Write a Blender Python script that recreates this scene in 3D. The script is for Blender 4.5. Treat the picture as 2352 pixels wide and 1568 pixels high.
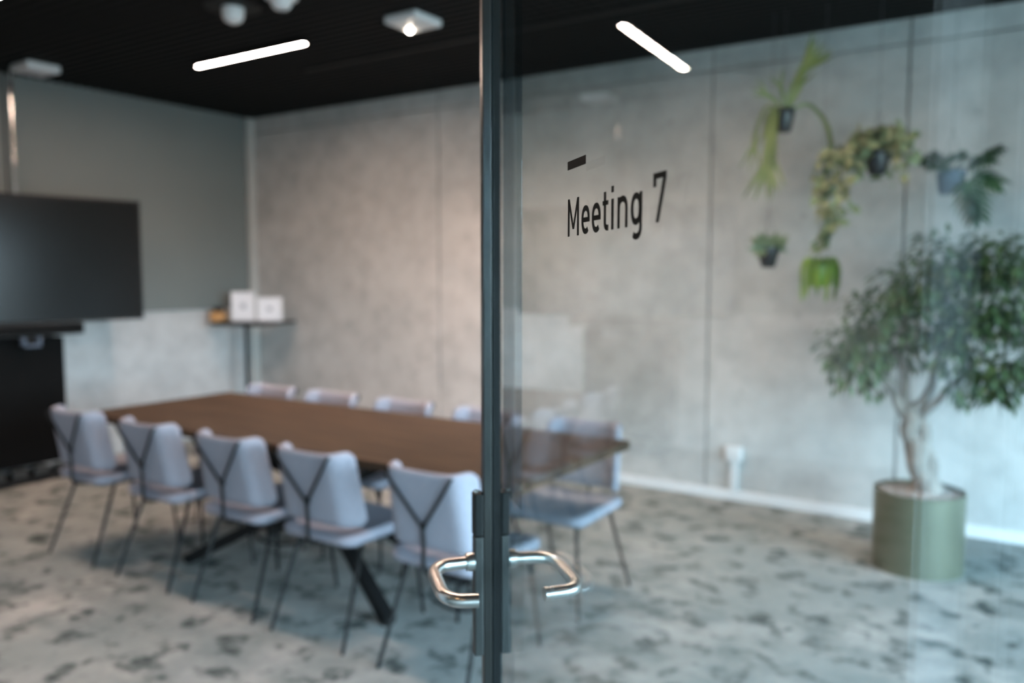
import bpy, bmesh, math, random
from mathutils import Vector, Matrix
PI = math.pi
for o in list(bpy.data.objects): bpy.data.objects.remove(o, do_unlink=True)
SC = bpy.context.scene
COL = SC.collection

# ------------------------------------------------------------------ camera
cd = bpy.data.cameras.new('camera'); cam = bpy.data.objects.new('camera', cd); COL.objects.link(cam)
YAW, PITCH, FPX = 0.58704, 0.08265, 1918.0
cd.sensor_width = 36.0; cd.lens = 36.0 * FPX / 2352.0; cd.clip_start = 0.01; cd.clip_end = 100
fwd = Vector((-math.sin(YAW) * math.cos(PITCH), math.cos(YAW) * math.cos(PITCH), -math.sin(PITCH)))
rgt = Vector((math.cos(YAW), math.sin(YAW), 0)); upv = rgt.cross(fwd)
M = Matrix((rgt, upv, -fwd)).transposed().to_4x4(); M.translation = Vector((0, 0, 1.5)); cam.matrix_world = M
cd.dof.use_dof = True; cd.dof.focus_distance = 0.90; cd.dof.aperture_fstop = 2.7; cd.dof.aperture_blades = 0
SC.camera = cam
# ------------------------------------------------------------------ sky, daylight, exposure
SC.view_settings.view_transform = 'Standard'; SC.view_settings.look = 'None'
SC.view_settings.exposure = 2.62; SC.view_settings.gamma = 1.0; SC.view_settings.use_curve_mapping = False
W = bpy.data.worlds.new('sky'); SC.world = W; W.use_nodes = True
nt = W.node_tree; bg = nt.nodes['Background']
tc = nt.nodes.new('ShaderNodeTexCoord'); sx = nt.nodes.new('ShaderNodeSeparateXYZ'); cr = nt.nodes.new('ShaderNodeValToRGB')
nt.links.new(tc.outputs['Generated'], sx.inputs[0]); nt.links.new(sx.outputs['Z'], cr.inputs[0]); nt.links.new(cr.outputs[0], bg.inputs['Color'])
cr.color_ramp.elements[0].position = 0.0; cr.color_ramp.elements[0].color = (0.115, 0.14, 0.15, 1)
cr.color_ramp.elements[1].position = 0.35; cr.color_ramp.elements[1].color = (0.46, 0.68, 0.89, 1)
e = cr.color_ramp.elements.new(0.06); e.color = (0.66, 0.82, 0.95, 1)
bg.inputs['Strength'].default_value = 7.6
def portal(name, loc, rot, sx_, sy_):
    l = bpy.data.lights.new(name, 'AREA'); l.shape = 'RECTANGLE'; l.size = sx_; l.size_y = sy_; l.cycles.is_portal = True
    o = bpy.data.objects.new(name, l); COL.objects.link(o); o.location = loc; o.rotation_euler = rot
XR = 3.1          # window wall
XL, YB, HC = -6.52, 5.333, 2.94
YF, YP = -2.6, 0.33
portal('daylight_portal', (XR + 0.12, 2.575, 1.215), (0, PI / 2, 0), 2.13, 3.95)
portal('daylight_portal', (XR + 0.12, -1.1, 1.215), (0, PI / 2, 0), 2.13, 2.3)

# ------------------------------------------------------------------ materials
def mat(name, col, rough=0.6, metal=0.0, noise=None, bump=None, spec=None, coat=0, emit=None, est=0, alt=None):
    m = bpy.data.materials.new(name); m.use_nodes = True; n = m.node_tree; b = n.nodes['Principled BSDF']
    b.inputs['Base Color'].default_value = (*col, 1); b.inputs['Roughness'].default_value = rough; b.inputs['Metallic'].default_value = metal
    if spec is not None: b.inputs['Specular IOR Level'].default_value = spec
    if coat: b.inputs['Coat Weight'].default_value = coat; b.inputs['Coat Roughness'].default_value = 0.05
    if emit: b.inputs['Emission Color'].default_value = (*emit, 1); b.inputs['Emission Strength'].default_value = est
    tcn = n.nodes.new('ShaderNodeTexCoord')
    if noise:
        sc_, amt = noise; t = n.nodes.new('ShaderNodeTexNoise'); t.inputs['Scale'].default_value = sc_; t.inputs['Detail'].default_value = 4
        n.links.new(tcn.outputs['Object'], t.inputs['Vector'])
        r = n.nodes.new('ShaderNodeValToRGB'); r.color_ramp.elements[0].position = 0.3; r.color_ramp.elements[1].position = 0.7
        a = alt or tuple(c * (1 - amt) for c in col)
        r.color_ramp.elements[0].color = (*a, 1); r.color_ramp.elements[1].color = (*col, 1)
        n.links.new(t.outputs['Fac'], r.inputs[0]); n.links.new(r.outputs[0], b.inputs['Base Color'])
    if bump:
        sc_, st = bump; t2 = n.nodes.new('ShaderNodeTexNoise'); t2.inputs['Scale'].default_value = sc_; t2.inputs['Detail'].default_value = 3
        n.links.new(tcn.outputs['Object'], t2.inputs['Vector'])
        bp = n.nodes.new('ShaderNodeBump'); bp.inputs['Strength'].default_value = st; bp.inputs['Distance'].default_value = 0.005
        n.links.new(t2.outputs['Fac'], bp.inputs['Height']); n.links.new(bp.outputs[0], b.inputs['Normal'])
    return m

def nodes_mix(n, a, b, fac, kind='RGBA', blend='MIX'):
    x = n.nodes.new('ShaderNodeMix'); x.data_type = kind; x.blend_type = blend
    n.links.new(fac, x.inputs[0]) if not isinstance(fac, float) else setattr(x.inputs[0], 'default_value', fac)
    for s, v in ((6, a), (7, b)):
        if isinstance(v, tuple): x.inputs[s].default_value = (*v, 1)
        else: n.links.new(v, x.inputs[s])
    return x.outputs[2]
def noise_n(n, vec, scale, detail=4, rough=0.5, dist=0.0):
    t = n.nodes.new('ShaderNodeTexNoise'); t.inputs['Scale'].default_value = scale; t.inputs['Detail'].default_value = detail
    t.inputs['Roughness'].default_value = rough; t.inputs['Distortion'].default_value = dist
    n.links.new(vec, t.inputs['Vector']); return t.outputs['Fac']
def ramp_n(n, src, pts):
    r = n.nodes.new('ShaderNodeValToRGB'); els = r.color_ramp.elements
    while len(els) < len(pts): els.new(0.5)
    for e_, (p_, c_) in zip(els, pts):
        e_.position = p_; e_.color = (c_, c_, c_, 1) if isinstance(c_, (int, float)) else (*c_, 1)
    n.links.new(src, r.inputs[0]); return r.outputs[0]

def concrete(name, light, dark):
    m = bpy.data.materials.new(name); m.use_nodes = True; n = m.node_tree; b = n.nodes['Principled BSDF']
    tcn = n.nodes.new('ShaderNodeTexCoord'); v = tcn.outputs['Object']
    f1 = ramp_n(n, noise_n(n, v, 0.9, 5, 0.55, 0.3), [(0.33, 0), (0.68, 1)])
    c1 = nodes_mix(n, dark, light, f1)
    f2 = ramp_n(n, noise_n(n, v, 7.0, 6, 0.6), [(0.30, 0.80), (0.6, 1.0)])
    c2 = nodes_mix(n, c1, f2, 1.0, blend='MULTIPLY')
    vo = n.nodes.new('ShaderNodeTexVoronoi'); vo.inputs['Scale'].default_value = 3.2; n.links.new(v, vo.inputs['Vector'])
    f3 = ramp_n(n, vo.outputs['Distance'], [(0.035, 0.62), (0.08, 1.0)])
    c3 = nodes_mix(n, c2, f3, 0.6, blend='MULTIPLY')
    n.links.new(c3, b.inputs['Base Color']); b.inputs['Roughness'].default_value = 0.75
    bp = n.nodes.new('ShaderNodeBump'); bp.inputs['Strength'].default_value = 0.25; bp.inputs['Distance'].default_value = 0.01
    n.links.new(noise_n(n, v, 22, 4), bp.inputs['Height']); n.links.new(bp.outputs[0], b.inputs['Normal'])
    return m

def carpet_mat():
    m = bpy.data.materials.new('mottled_carpet'); m.use_nodes = True; n = m.node_tree; b = n.nodes['Principled BSDF']
    tcn = n.nodes.new('ShaderNodeTexCoord'); v = tcn.outputs['Object']
    big = ramp_n(n, noise_n(n, v, 1.1, 3, 0.5, 0.2), [(0.35, 0.0), (0.65, 1.0)])
    mid = ramp_n(n, noise_n(n, v, 4.6, 5, 0.62, 0.0), [(0.38, 0.0), (0.60, 1.0)])
    spot = ramp_n(n, noise_n(n, v, 7.0, 4, 0.60, 0.0), [(0.35, 0.0), (0.48, 1.0)])
    base = nodes_mix(n, (0.23, 0.24, 0.225), (0.46, 0.44, 0.41), mid)
    base = nodes_mix(n, (0.27, 0.29, 0.28), base, big)
    c = nodes_mix(n, (0.075, 0.09, 0.085), base, spot)
    n.links.new(c, b.inputs['Base Color']); b.inputs['Roughness'].default_value = 0.95; b.inputs['Specular IOR Level'].default_value = 0.1
    bp = n.nodes.new('ShaderNodeBump'); bp.inputs['Strength'].default_value = 0.5; bp.inputs['Distance'].default_value = 0.004
    n.links.new(noise_n(n, v, 260, 2), bp.inputs['Height']); n.links.new(bp.outputs[0], b.inputs['Normal'])
    return m

def wood_mat():
    m = bpy.data.materials.new('dark_oak'); m.use_nodes = True; n = m.node_tree; b = n.nodes['Principled BSDF']
    tcn = n.nodes.new('ShaderNodeTexCoord'); mp = n.nodes.new('ShaderNodeMapping'); n.links.new(tcn.outputs['Object'], mp.inputs[0])
    mp.inputs['Scale'].default_value = (1.0, 9.0, 9.0)
    f = ramp_n(n, noise_n(n, mp.outputs[0], 2.2, 6, 0.6, 0.6), [(0.3, (0.034, 0.021, 0.013)), (0.7, (0.088, 0.055, 0.032))])
    n.links.new(f, b.inputs['Base Color']); b.inputs['Roughness'].default_value = 0.55; b.inputs['Specular IOR Level'].default_value = 0.22
    return m

def glass_mat(name, tint, r0=0.058, rough=0.0):
    """clear pane: mirror reflection by Schlick's law, the rest passes through tinted"""
    m = bpy.data.materials.new(name); m.use_nodes = True; n = m.node_tree; n.nodes.clear()
    out = n.nodes.new('ShaderNodeOutputMaterial'); mix = n.nodes.new('ShaderNodeMixShader')
    tr = n.nodes.new('ShaderNodeBsdfTransparent'); tr.inputs[0].default_value = (*tint, 1)
    gl = n.nodes.new('ShaderNodeBsdfGlossy'); gl.inputs['Roughness'].default_value = rough; gl.inputs[0].default_value = (0.97, 0.99, 1, 1)
    ge = n.nodes.new('ShaderNodeNewGeometry'); dt = n.nodes.new('ShaderNodeVectorMath'); dt.operation = 'DOT_PRODUCT'
    n.links.new(ge.outputs['Normal'], dt.inputs[0]); n.links.new(ge.outputs['Incoming'], dt.inputs[1])
    def mth(op, a, bb):
        x = n.nodes.new('ShaderNodeMath'); x.operation = op
        for i, q in enumerate((a, bb)):
            if q is None: continue
            if isinstance(q, (int, float)): x.inputs[i].default_value = q
            else: n.links.new(q, x.inputs[i])
        return x.outputs[0]
    c = mth('ABSOLUTE', dt.outputs['Value'], None); p5 = mth('POWER', mth('SUBTRACT', 1.0, c), 5.0)
    f = mth('ADD', mth('MULTIPLY', p5, 1 - r0), r0)
    n.links.new(f, mix.inputs[0]); n.links.new(tr.outputs[0], mix.inputs[1]); n.links.new(gl.outputs[0], mix.inputs[2]); n.links.new(mix.outputs[0], out.inputs[0])
    return m

def leaf_mat(name, c1, c2, rough=0.45):
    m = mat(name, c1, rough, noise=(6.0, 0.5), alt=c2)
    m.node_tree.nodes['Principled BSDF'].inputs['Subsurface Weight'].default_value = 0.0
    return m

Mt = {}
Mt['concrete'] = concrete('fair_faced_concrete', (0.60, 0.582, 0.56), (0.44, 0.44, 0.425))
Mt['concrete_light'] = concrete('pale_concrete', (0.57, 0.57, 0.565), (0.48, 0.49, 0.49))
Mt['groove'] = mat('concrete_joint', (0.33, 0.32, 0.30), 0.9, noise=(4, 0.3))
Mt['greypaint'] = mat('grey_green_wall_panel', (0.175, 0.193, 0.186), 0.75, noise=(1.5, 0.06), bump=(120, 0.1))
Mt['white_trim'] = mat('white_painted_trim', (0.78, 0.77, 0.765), 0.5, noise=(3, 0.05))
Mt['grey_trim'] = mat('pale_corner_trim', (0.50, 0.49, 0.46), 0.5, noise=(3, 0.08))
Mt['plaster'] = mat('white_plaster', (0.70, 0.70, 0.68), 0.85, noise=(2, 0.05))
Mt['carpet'] = carpet_mat(); Mt['wood'] = wood_mat()
Mt['black'] = mat('black_powder_coat', (0.009, 0.009, 0.009), 0.45, noise=(8, 0.2), spec=0.22)
Mt['blackmatt'] = mat('black_matt_panel', (0.006, 0.006, 0.006), 0.6, noise=(5, 0.2), spec=0.06)
Mt['ceiling'] = mat('black_ceiling_slats', (0.006, 0.006, 0.0055), 0.8, noise=(3, 0.2), spec=0.2)
Mt['rib'] = mat('black_ceiling_rail', (0.010, 0.010, 0.009), 0.7, noise=(3, 0.2), spec=0.3)
Mt['fabric'] = mat('lavender_grey_wool', (0.33, 0.335, 0.39), 0.9, noise=(60, 0.10), bump=(420, 0.35), spec=0.15)
Mt['steel'] = mat('brushed_steel', (0.60, 0.59, 0.57), 0.28, 1.0, noise=(30, 0.08))
Mt['lock_steel'] = mat('satin_lock_steel', (0.09, 0.09, 0.088), 0.5, 1.0, noise=(30, 0.15))
Mt['chrome'] = mat('polished_steel_tube', (0.75, 0.75, 0.74), 0.12, 1.0, noise=(10, 0.05))
Mt['alu_dark'] = mat('dark_anodised_edge', (0.022, 0.020, 0.018), 0.33, 0.3, noise=(10, 0.15))
Mt['seal'] = mat('black_rubber_seal', (0.004, 0.006, 0.007), 0.6, noise=(10, 0.15), spec=0.12)
Mt['glass'] = glass_mat('clear_door_glass', (0.93, 0.975, 0.98))
Mt['glass_edge'] = glass_mat('bluish_edge_strip', (0.80, 0.88, 0.93), 0.06)
Mt['screen'] = mat('dark_display_glass', (0.006, 0.006, 0.006), 0.20, noise=(5, 0.1), spec=0.30)
Mt['bezel'] = mat('display_bezel', (0.010, 0.010, 0.010), 0.5, noise=(5, 0.1), spec=0.3)
Mt['white_plastic'] = mat('white_plastic', (0.70, 0.70, 0.70), 0.4, noise=(5, 0.05))
Mt['ink'] = mat('dark_vinyl_lettering', (0.013, 0.012, 0.010), 0.7, noise=(20, 0.1), spec=0.1)
Mt['tube'] = mat('lit_tube_diffuser', (0.9, 0.85, 0.8), 0.5, emit=(1.0, 0.73, 0.59), est=50)
Mt['lens'] = mat('lit_lamp_lens', (0.9, 0.85, 0.8), 0.5, emit=(1.0, 0.86, 0.68), est=20)
Mt['hall_lens'] = mat('lit_hall_lamp_lens', (0.9, 0.8, 0.7), 0.5, emit=(1.0, 0.62, 0.34), est=14)
Mt['curtain'] = mat('sheer_white_curtain', (0.66, 0.70, 0.74), 0.9, noise=(12, 0.06))
Mt['pot_olive'] = mat('olive_metal_planter', (0.17, 0.175, 0.115), 0.30, 0.6, noise=(6, 0.12))
Mt['gravel'] = mat('pink_grey_gravel', (0.48, 0.41, 0.37), 0.9, noise=(28, 0.5), bump=(60, 0.8))
Mt['pot_black'] = mat('glossy_dark_pot', (0.010, 0.011, 0.014), 0.18, noise=(6, 0.1))
Mt['pot_blue'] = mat('blue_grey_pot', (0.10, 0.14, 0.20), 0.5, noise=(6, 0.1))
Mt['bark'] = mat('pale_twisted_bark', (0.30, 0.255, 0.22), 0.85, noise=(14, 0.45), bump=(30, 0.8))
Mt['wire'] = mat('thin_grey_wire', (0.10, 0.10, 0.10), 0.4, 0.6, noise=(10, 0.1))
Mt['leaf_tree'] = leaf_mat('ficus_leaf', (0.085, 0.15, 0.05), (0.022, 0.05, 0.018))
Mt['leaf_fern'] = leaf_mat('staghorn_leaf', (0.20, 0.27, 0.08), (0.07, 0.12, 0.045))
Mt['leaf_pothos'] = leaf_mat('variegated_leaf', (0.42, 0.42, 0.22), (0.075, 0.115, 0.045))
Mt['leaf_monstera'] = leaf_mat('split_leaf_green', (0.045, 0.12, 0.05), (0.015, 0.045, 0.022))
Mt['leaf_lime'] = leaf_mat('lime_leaf', (0.24, 0.38, 0.04), (0.08, 0.19, 0.02))
Mt['leaf_small'] = leaf_mat('grey_green_leaf', (0.20, 0.27, 0.14), (0.09, 0.14, 0.07))
Mt['amber'] = mat('amber_wooden_block', (0.62, 0.33, 0.13), 0.5, noise=(6, 0.25))
Mt['paper'] = mat('white_card', (0.86, 0.85, 0.88), 0.6, noise=(8, 0.03))
Mt['frame_white'] = mat('white_picture_frame', (0.80, 0.79, 0.80), 0.5, noise=(8, 0.05))
Mt['print'] = mat('pale_grey_print', (0.50, 0.50, 0.53), 0.6, noise=(20, 0.2))

# ------------------------------------------------------------------ mesh helpers
def add_box(bm, a, b, bev=0.0):
    t = bmesh.new(); bmesh.ops.create_cube(t, size=1.0)
    for v in t.verts:
        v.co = Vector([(a[i] + b[i]) / 2 + v.co[i] * (b[i] - a[i]) for i in range(3)])
    if bev: bmesh.ops.bevel(t, geom=list(t.edges) + list(t.verts), offset=bev, segments=2, profile=0.5, affect='EDGES')
    me = bpy.data.meshes.new('t'); t.to_mesh(me); t.free(); bm.from_mesh(me); bpy.data.meshes.remove(me)
def add_bar(bm, p, q, w, h, bev=0.0):
    p, q = Vector(p), Vector(q); d = q - p; L = d.length; d.normalize()
    s = d.cross(Vector((0, 0, 1)));  s = Vector((1, 0, 0)) if s.length < 1e-4 else s.normalized(); u = s.cross(d)
    t = bmesh.new(); bmesh.ops.create_cube(t, size=1.0)
    if bev:
        for v in t.verts: v.co = Vector((v.co.x * w, v.co.y * L, v.co.z * h))
        bmesh.ops.bevel(t, geom=list(t.edges) + list(t.verts), offset=bev, segments=2, profile=0.5, affect='EDGES')
        for v in t.verts: v.co = Vector((v.co.x / w, v.co.y / L, v.co.z / h))
    for v in t.verts: v.co = (p + q) / 2 + s * v.co.x * w + d * v.co.y * L + u * v.co.z * h
    me = bpy.data.meshes.new('t'); t.to_mesh(me); t.free(); bm.from_mesh(me); bpy.data.meshes.remove(me)
def add_tube(bm, pts, r, seg=10, cap=True, closed=False):
    pts = [Vector(p) for p in pts]; n = len(pts); rs = r if isinstance(r, (list, tuple)) else [r] * n
    rings = []; prev = None
    for i, p in enumerate(pts):
        if closed: d = pts[(i + 1) % n] - pts[i - 1]
        else: d = pts[min(i + 1, n - 1)] - pts[max(i - 1, 0)]
        d.normalize()
        if prev is None:
            s = d.cross(Vector((0, 0, 1)));  s = d.cross(Vector((1, 0, 0))) if s.length < 0.05 else s
        else: s = prev - d * prev.dot(d)
        s.normalize(); prev = s; u = d.cross(s)
        rings.append([bm.verts.new(p + (s * math.cos(2 * PI * k / seg) + u * math.sin(2 * PI * k / seg)) * rs[i]) for k in range(seg)])
    for i in range(n if closed else n - 1):
        a, b = rings[i], rings[(i + 1) % n]
        for k in range(seg):
            try: bm.faces.new((a[k], a[(k + 1) % seg], b[(k + 1) % seg], b[k]))
            except ValueError: pass
    if cap and not closed: bm.faces.new(rings[0][::-1]); bm.faces.new(rings[-1])
def add_lathe(bm, c, prof, seg=32, close=True):
    rings = []
    for r, z in prof: rings.append([bm.verts.new((c[0] + r * math.cos(2 * PI * k / seg), c[1] + r * math.sin(2 * PI * k / seg), c[2] + z)) for k in range(seg)] if r > 1e-5 else [bm.verts.new((c[0], c[1], c[2] + z))])
    for a, b in zip(rings, rings[1:]):
        for k in range(seg):
            k2 = (k + 1) % seg
            if len(a) == 1 and len(b) == 1: continue
            if len(a) == 1: bm.faces.new((a[0], b[k2], b[k]))
            elif len(b) == 1: bm.faces.new((a[k], a[k2], b[0]))
            else: bm.faces.new((a[k], a[k2], b[k2], b[k]))
def add_prism(bm, poly, f, t0, t1):
    """poly: 2D list, f(x,y,t)->3D"""
    a = [bm.verts.new(f(x, y, t0)) for x, y in poly]; b = [bm.verts.new(f(x, y, t1)) for x, y in poly]
    bm.faces.new(a[::-1]); bm.faces.new(b); n = len(poly)
    for i in range(n): bm.faces.new((a[i], a[(i + 1) % n], b[(i + 1) % n], b[i]))
def smooth_path(ctrl, r, n=6):
    """polyline with rounded corners of radius r"""
    P = [Vector(p) for p in ctrl]; out = [P[0]]
    for i in range(1, len(P) - 1):
        a, b, c = P[i - 1], P[i], P[i + 1]; u = (a - b).normalized(); v = (c - b).normalized()
        rr = min(r, (a - b).length * 0.49, (c - b).length * 0.49)
        p0, p1 = b + u * rr, b + v * rr
        for k in range(n + 1):
            t = k / n; out.append((1 - t) ** 2 * p0 + 2 * t * (1 - t) * b + t * t * p1)
    out.append(P[-1]); return out
def obj(name, bm, m, parent=None, smooth=False, loc=None):
    bmesh.ops.recalc_face_normals(bm, faces=bm.faces)
    me = bpy.data.meshes.new(name); bm.to_mesh(me); bm.free()
    if smooth:
        for p in me.polygons: p.use_smooth = True
        try: me.set_sharp_from_angle(angle=math.radians(38))
        except Exception: pass
    for q in (m if isinstance(m, (list, tuple)) else [m]): me.materials.append(q)
    o = bpy.data.objects.new(name, me); COL.objects.link(o)
    if parent: o.parent = parent
    if loc: o.location = loc
    return o
def NB(): return bmesh.new()
def tag(o, label=None, cat=None, group=None, kind=None):
    for k, v in (('label', label), ('category', cat), ('group', group), ('kind', kind)):
        if v: o[k] = v
    return o
def thing(name, label, cat, loc=(0, 0, 0), rz=0, group=None):
    o = bpy.data.objects.new(name, None); COL.objects.link(o); o.location = loc; o.rotation_euler = (0, 0, rz); o.empty_display_size = 0.1
    return tag(o, label, cat, group)
def struct(name, bm, m, parent=None, label=None, smooth=False):
    o = obj(name, bm, m, parent, smooth)
    if parent is None: o['kind'] = 'structure'
    if label: o['label'] = label
    return o
def one(fn, *a, **k):
    bm = NB(); fn(bm, *a, **k); return bm

# ------------------------------------------------------------------ room shell
struct('floor', one(add_box, (XL - .2, YF - .2, -.1), (XR + .2, YB + .2, 0)), Mt['carpet'], label='mottled grey blue and cream carpet floor')
bm = NB(); add_box(bm, (XL - .2, YF - .2, HC + .02), (XR + .2, YB + .2, HC + .12))
x = XL
ce = struct('ceiling', bm, Mt['ceiling'], label='black slatted ceiling')
bm = NB(); y = YF
while y < YB - 0.01:
    add_box(bm, (XL, y, HC), (XR, y + 0.045, HC + .02)); y += 0.075
obj('slats', bm, Mt['ceiling'], ce)
# concrete back wall: cast panels with open joints
bm = NB(); add_box(bm, (XL - .2, YB + .015, 0), (XR + .2, YB + .2, HC + .02))
wb = struct('wall_back', bm, Mt['groove'], label='fair faced concrete wall with vertical joints')
xs = [XL, -4.257, -1.981, -0.813, XR]
for a, b in zip(xs, xs[1:]):
    bm = NB(); g = 0.007
    add_box(bm, (a + g, YB, 0), (b - g, YB + .016, 2.795)); add_box(bm, (a + g, YB, 2.808), (b - g, YB + .016, HC + .02))
    obj('concrete_panel', bm, Mt['concrete'], wb)
struct('baseboard_back', one(add_box, (XL, YB - .022, 0), (XR, YB - .0005, .066), .003), Mt['white_trim'], label='white cable trunking skirting')
wl = struct('wall_left', one(add_box, (XL - .2, YF, 0), (XL, YB, HC + .02)), Mt['concrete_light'], label='pale concrete wall with grey green upper panel')
obj('upper_panel', one(add_box, (XL - .0, YP + .05, 1.167), (XL + .018, YB - .085, HC)), Mt['greypaint'], wl)
struct('trim_1', one(add_box, (XL, YB - .075, .066), (XL + .05, YB - .001, HC), .004), Mt['grey_trim'], label='pale vertical strip in the room corner')
# window wall
def wall_open(name, x0, x1, ys, openings, z0=0, z1=HC + .02):
    bm = NB(); cur = ys[0]
    for (a, b, c, d) in openings:
        add_box(bm, (x0, cur, z0), (x1, a, z1)); add_box(bm, (x0, a, z0), (x1, b, c)); add_box(bm, (x0, a, d), (x1, b, z1)); cur = b
    add_box(bm, (x0, cur, z0), (x1, ys[1], z1)); return struct(name, bm, Mt['plaster'])
wall_open('wall_right', XR, XR + .2, (YF, YB), [(-2.25, 0.05, .15, 2.28), (.6, 4.55, .15, 2.28)])
for i, (a, b, n) in enumerate(((-2.25, 0.05, 2), (.6, 4.55, 3))):
    bm = NB()
    for z in (.15, 2.23): add_box(bm, (XR + .05, a, z), (XR + .1, b, z + .05))
    for k in range(n + 1):
        yy = a + (b - a - .05) * k / n; add_box(bm, (XR + .05, yy, .15), (XR + .1, yy + .05, 2.28))
    w_ = struct('window_%d' % (i + 1), bm, Mt['bezel'])
    obj('window_pane', one(add_box, (XR + .07, a + .05, .2), (XR + .08, b - .05, 2.23)), Mt['glass'], w_)
struct('wall_front', one(add_box, (XL - .2, YF - .2, 0), (XR + .2, YF, HC + .02)), Mt['plaster'])

# ------------------------------------------------------------------ glazed partition and curtain behind the camera's left
HINGE_T = 1.02
P0 = Vector((-0.731, 1.051, 0)); AZ = math.radians(47.5)
D = Vector((-math.sin(AZ), math.cos(AZ), 0)); N = Vector((math.cos(AZ), math.sin(AZ), 0))
def dp(t, n, z): return P0 - D * t + N * n + Vector((0, 0, z))
bm = NB()
for xx in (XL, -5.2, -3.8, -2.4, -1.07):
    add_box(bm, (xx, YP - .03, 0), (xx + .04, YP + .02, HC))
add_box(bm, (XL, YP - .03, 0), (-1.03, YP + .02, .05)); add_box(bm, (XL, YP - .03, HC - .06), (-1.03, YP + .02, HC))
wp = struct('wall_partition_left', bm, Mt['alu_dark'], label='glazed partition left of the doorway')
obj('glass_pane', one(add_box, (XL + .02, YP - .012, .04), (-1.05, YP - .002, HC - .05)), Mt['glass'], wp)
bm = NB()
for xx in (.035, XR - .04): add_box(bm, (xx, YP - .03, 0), (xx + .04, YP + .02, HC))
add_box(bm, (.035, YP - .03, 0), (XR, YP + .02, .05)); add_box(bm, (.035, YP - .03, HC - .06), (XR, YP + .02, HC))
wp = struct('wall_partition_right', bm, Mt['alu_dark'], label='glazed partition right of the doorway')
obj('glass_pane', one(add_box, (.06, YP - .012, .04), (XR - .02, YP - .002, HC - .05)), Mt['glass'], wp)
bm = NB(); add_box(bm, (-1.03, YP - .03, HC - .06), (.035, YP + .02, HC)); struct('trim_2', bm, Mt['alu_dark'])

bm = NB(); random.seed(4); cols = []
n = 700; X0, X1 = -6.3, -1.32
for i in range(n + 1):
    u = i / n; xx = X0 + (X1 - X0) * u
    yy = YP + .115 + .030 * math.sin(xx * 46 + 1.1 * math.sin(xx * 7)) + .012 * math.sin(xx * 17)
    cols.append((bm.verts.new((xx, yy, .03)), bm.verts.new((xx, yy, HC - .03))))
for a, b in zip(cols, cols[1:]): bm.faces.new((a[0], b[0], b[1], a[1]))
cur = obj('curtain', bm, Mt['curtain'], smooth=True)
sm = cur.modifiers.new('thick', 'SOLIDIFY'); sm.thickness = .002
tag(cur, 'white pleated curtain along the glazed partition, seen mirrored at the photo right', 'curtain')

# ------------------------------------------------------------------ the glass door
dr = bpy.data.objects.new('door_1', None); COL.objects.link(dr); dr.location = dp(0, 0, 0); dr['kind'] = 'structure'
dr['label'] = 'open glass door with Meeting 7 lettering and steel lever handles'
DM = Matrix((( -D.x, N.x, 0, P0.x), (-D.y, N.y, 0, P0.y), (0, 0, 1, 0), (0, 0, 0, 1)))   # local: x=t toward hinge, y=N, z
dr.matrix_world = DM
dr.location = DM.translation; dr.rotation_euler = DM.to_euler()
ZT = HC - .08
obj('glass_pane', one(add_box, (.006, -.005, .01), (HINGE_T, .005, ZT)), Mt['glass'], dr)
bm = NB(); add_box(bm, (-.006, -.0062, .01), (.007, .0075, ZT), .0012); obj('edge_seal', bm, Mt['seal'], dr)
bm = NB(); add_box(bm, (-.010, -.0200, .01), (.008, -.0063, ZT), .0015); obj('edge_profile', bm, Mt['alu_dark'], dr)
bm = NB(); add_box(bm, (.036, .0051, 1.17), (.146, .0054, ZT)); obj('edge_strip', bm, Mt['glass_edge'], dr)
# lock: narrow case on both faces
for s in (-1, 1):
    n0, n1 = (-.0205, -.0345) if s < 0 else (.0076, .0205)
    lc = NB(); add_box(lc, (-.012, min(n0, n1), .900), (.010, max(n0, n1), 1.090), .0018)
    for k in range(3):
        yy = (n0 + n1) / 2 + (k - 1) * .0035
        add_box(lc, (.009, yy - .0006, .905), (.0112, yy + .0006, 1.085))
    lock = obj('lock_case', lc, Mt['lock_steel'], dr)
    bm = NB(); add_box(bm, (-.013, min(n0, n1) - (.0008 if s < 0 else 0), 1.091), (.012, max(n0, n1) + (.0008 if s > 0 else 0), 1.160), .003)
    obj('lock_cover', bm, Mt['black'], dr)
    if s < 0:
        bm = NB(); add_lathe(bm, (.0, -.0300, 1.1605), [(0, 0), (.0040, 0), (.0040, .0022), (.0028, .0034), (0, .0034)], 16); obj('cap_screw', bm, Mt['chrome'], dr, True)
    c = -.004; base = n1
    o_ = (-.103 if s < 0 else .092); e_ = (-.058 if s < 0 else .036); zz = 1.050
    bm = NB()
    path = smooth_path([(0.0, base + s * -.001, zz), (.004, o_ * .82, zz), (.030, o_, zz), (.125, o_, zz), (.150, o_ * .86, zz), (.154, e_, zz)], .022, 6)
    add_tube(bm, path, .0098, 16)
    hd = obj('lever_handle', bm, Mt['steel'], dr, True)
    bm = NB(); add_tube(bm, [(0, base, zz), (0, base + s * .006, zz), (0, base + s * .012, zz)], [.0145, .0145, .0138], 20); obj('collar', bm, Mt['steel'], hd, True)
# bottom and top patch near the hinge
for z0 in (.01, ZT - .05):
    bm = NB(); add_box(bm, (HINGE_T - .14, -.012, z0), (HINGE_T + .01, .012, z0 + .05), .002); obj('hinge_patch', bm, Mt['lock_steel'], dr)

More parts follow.
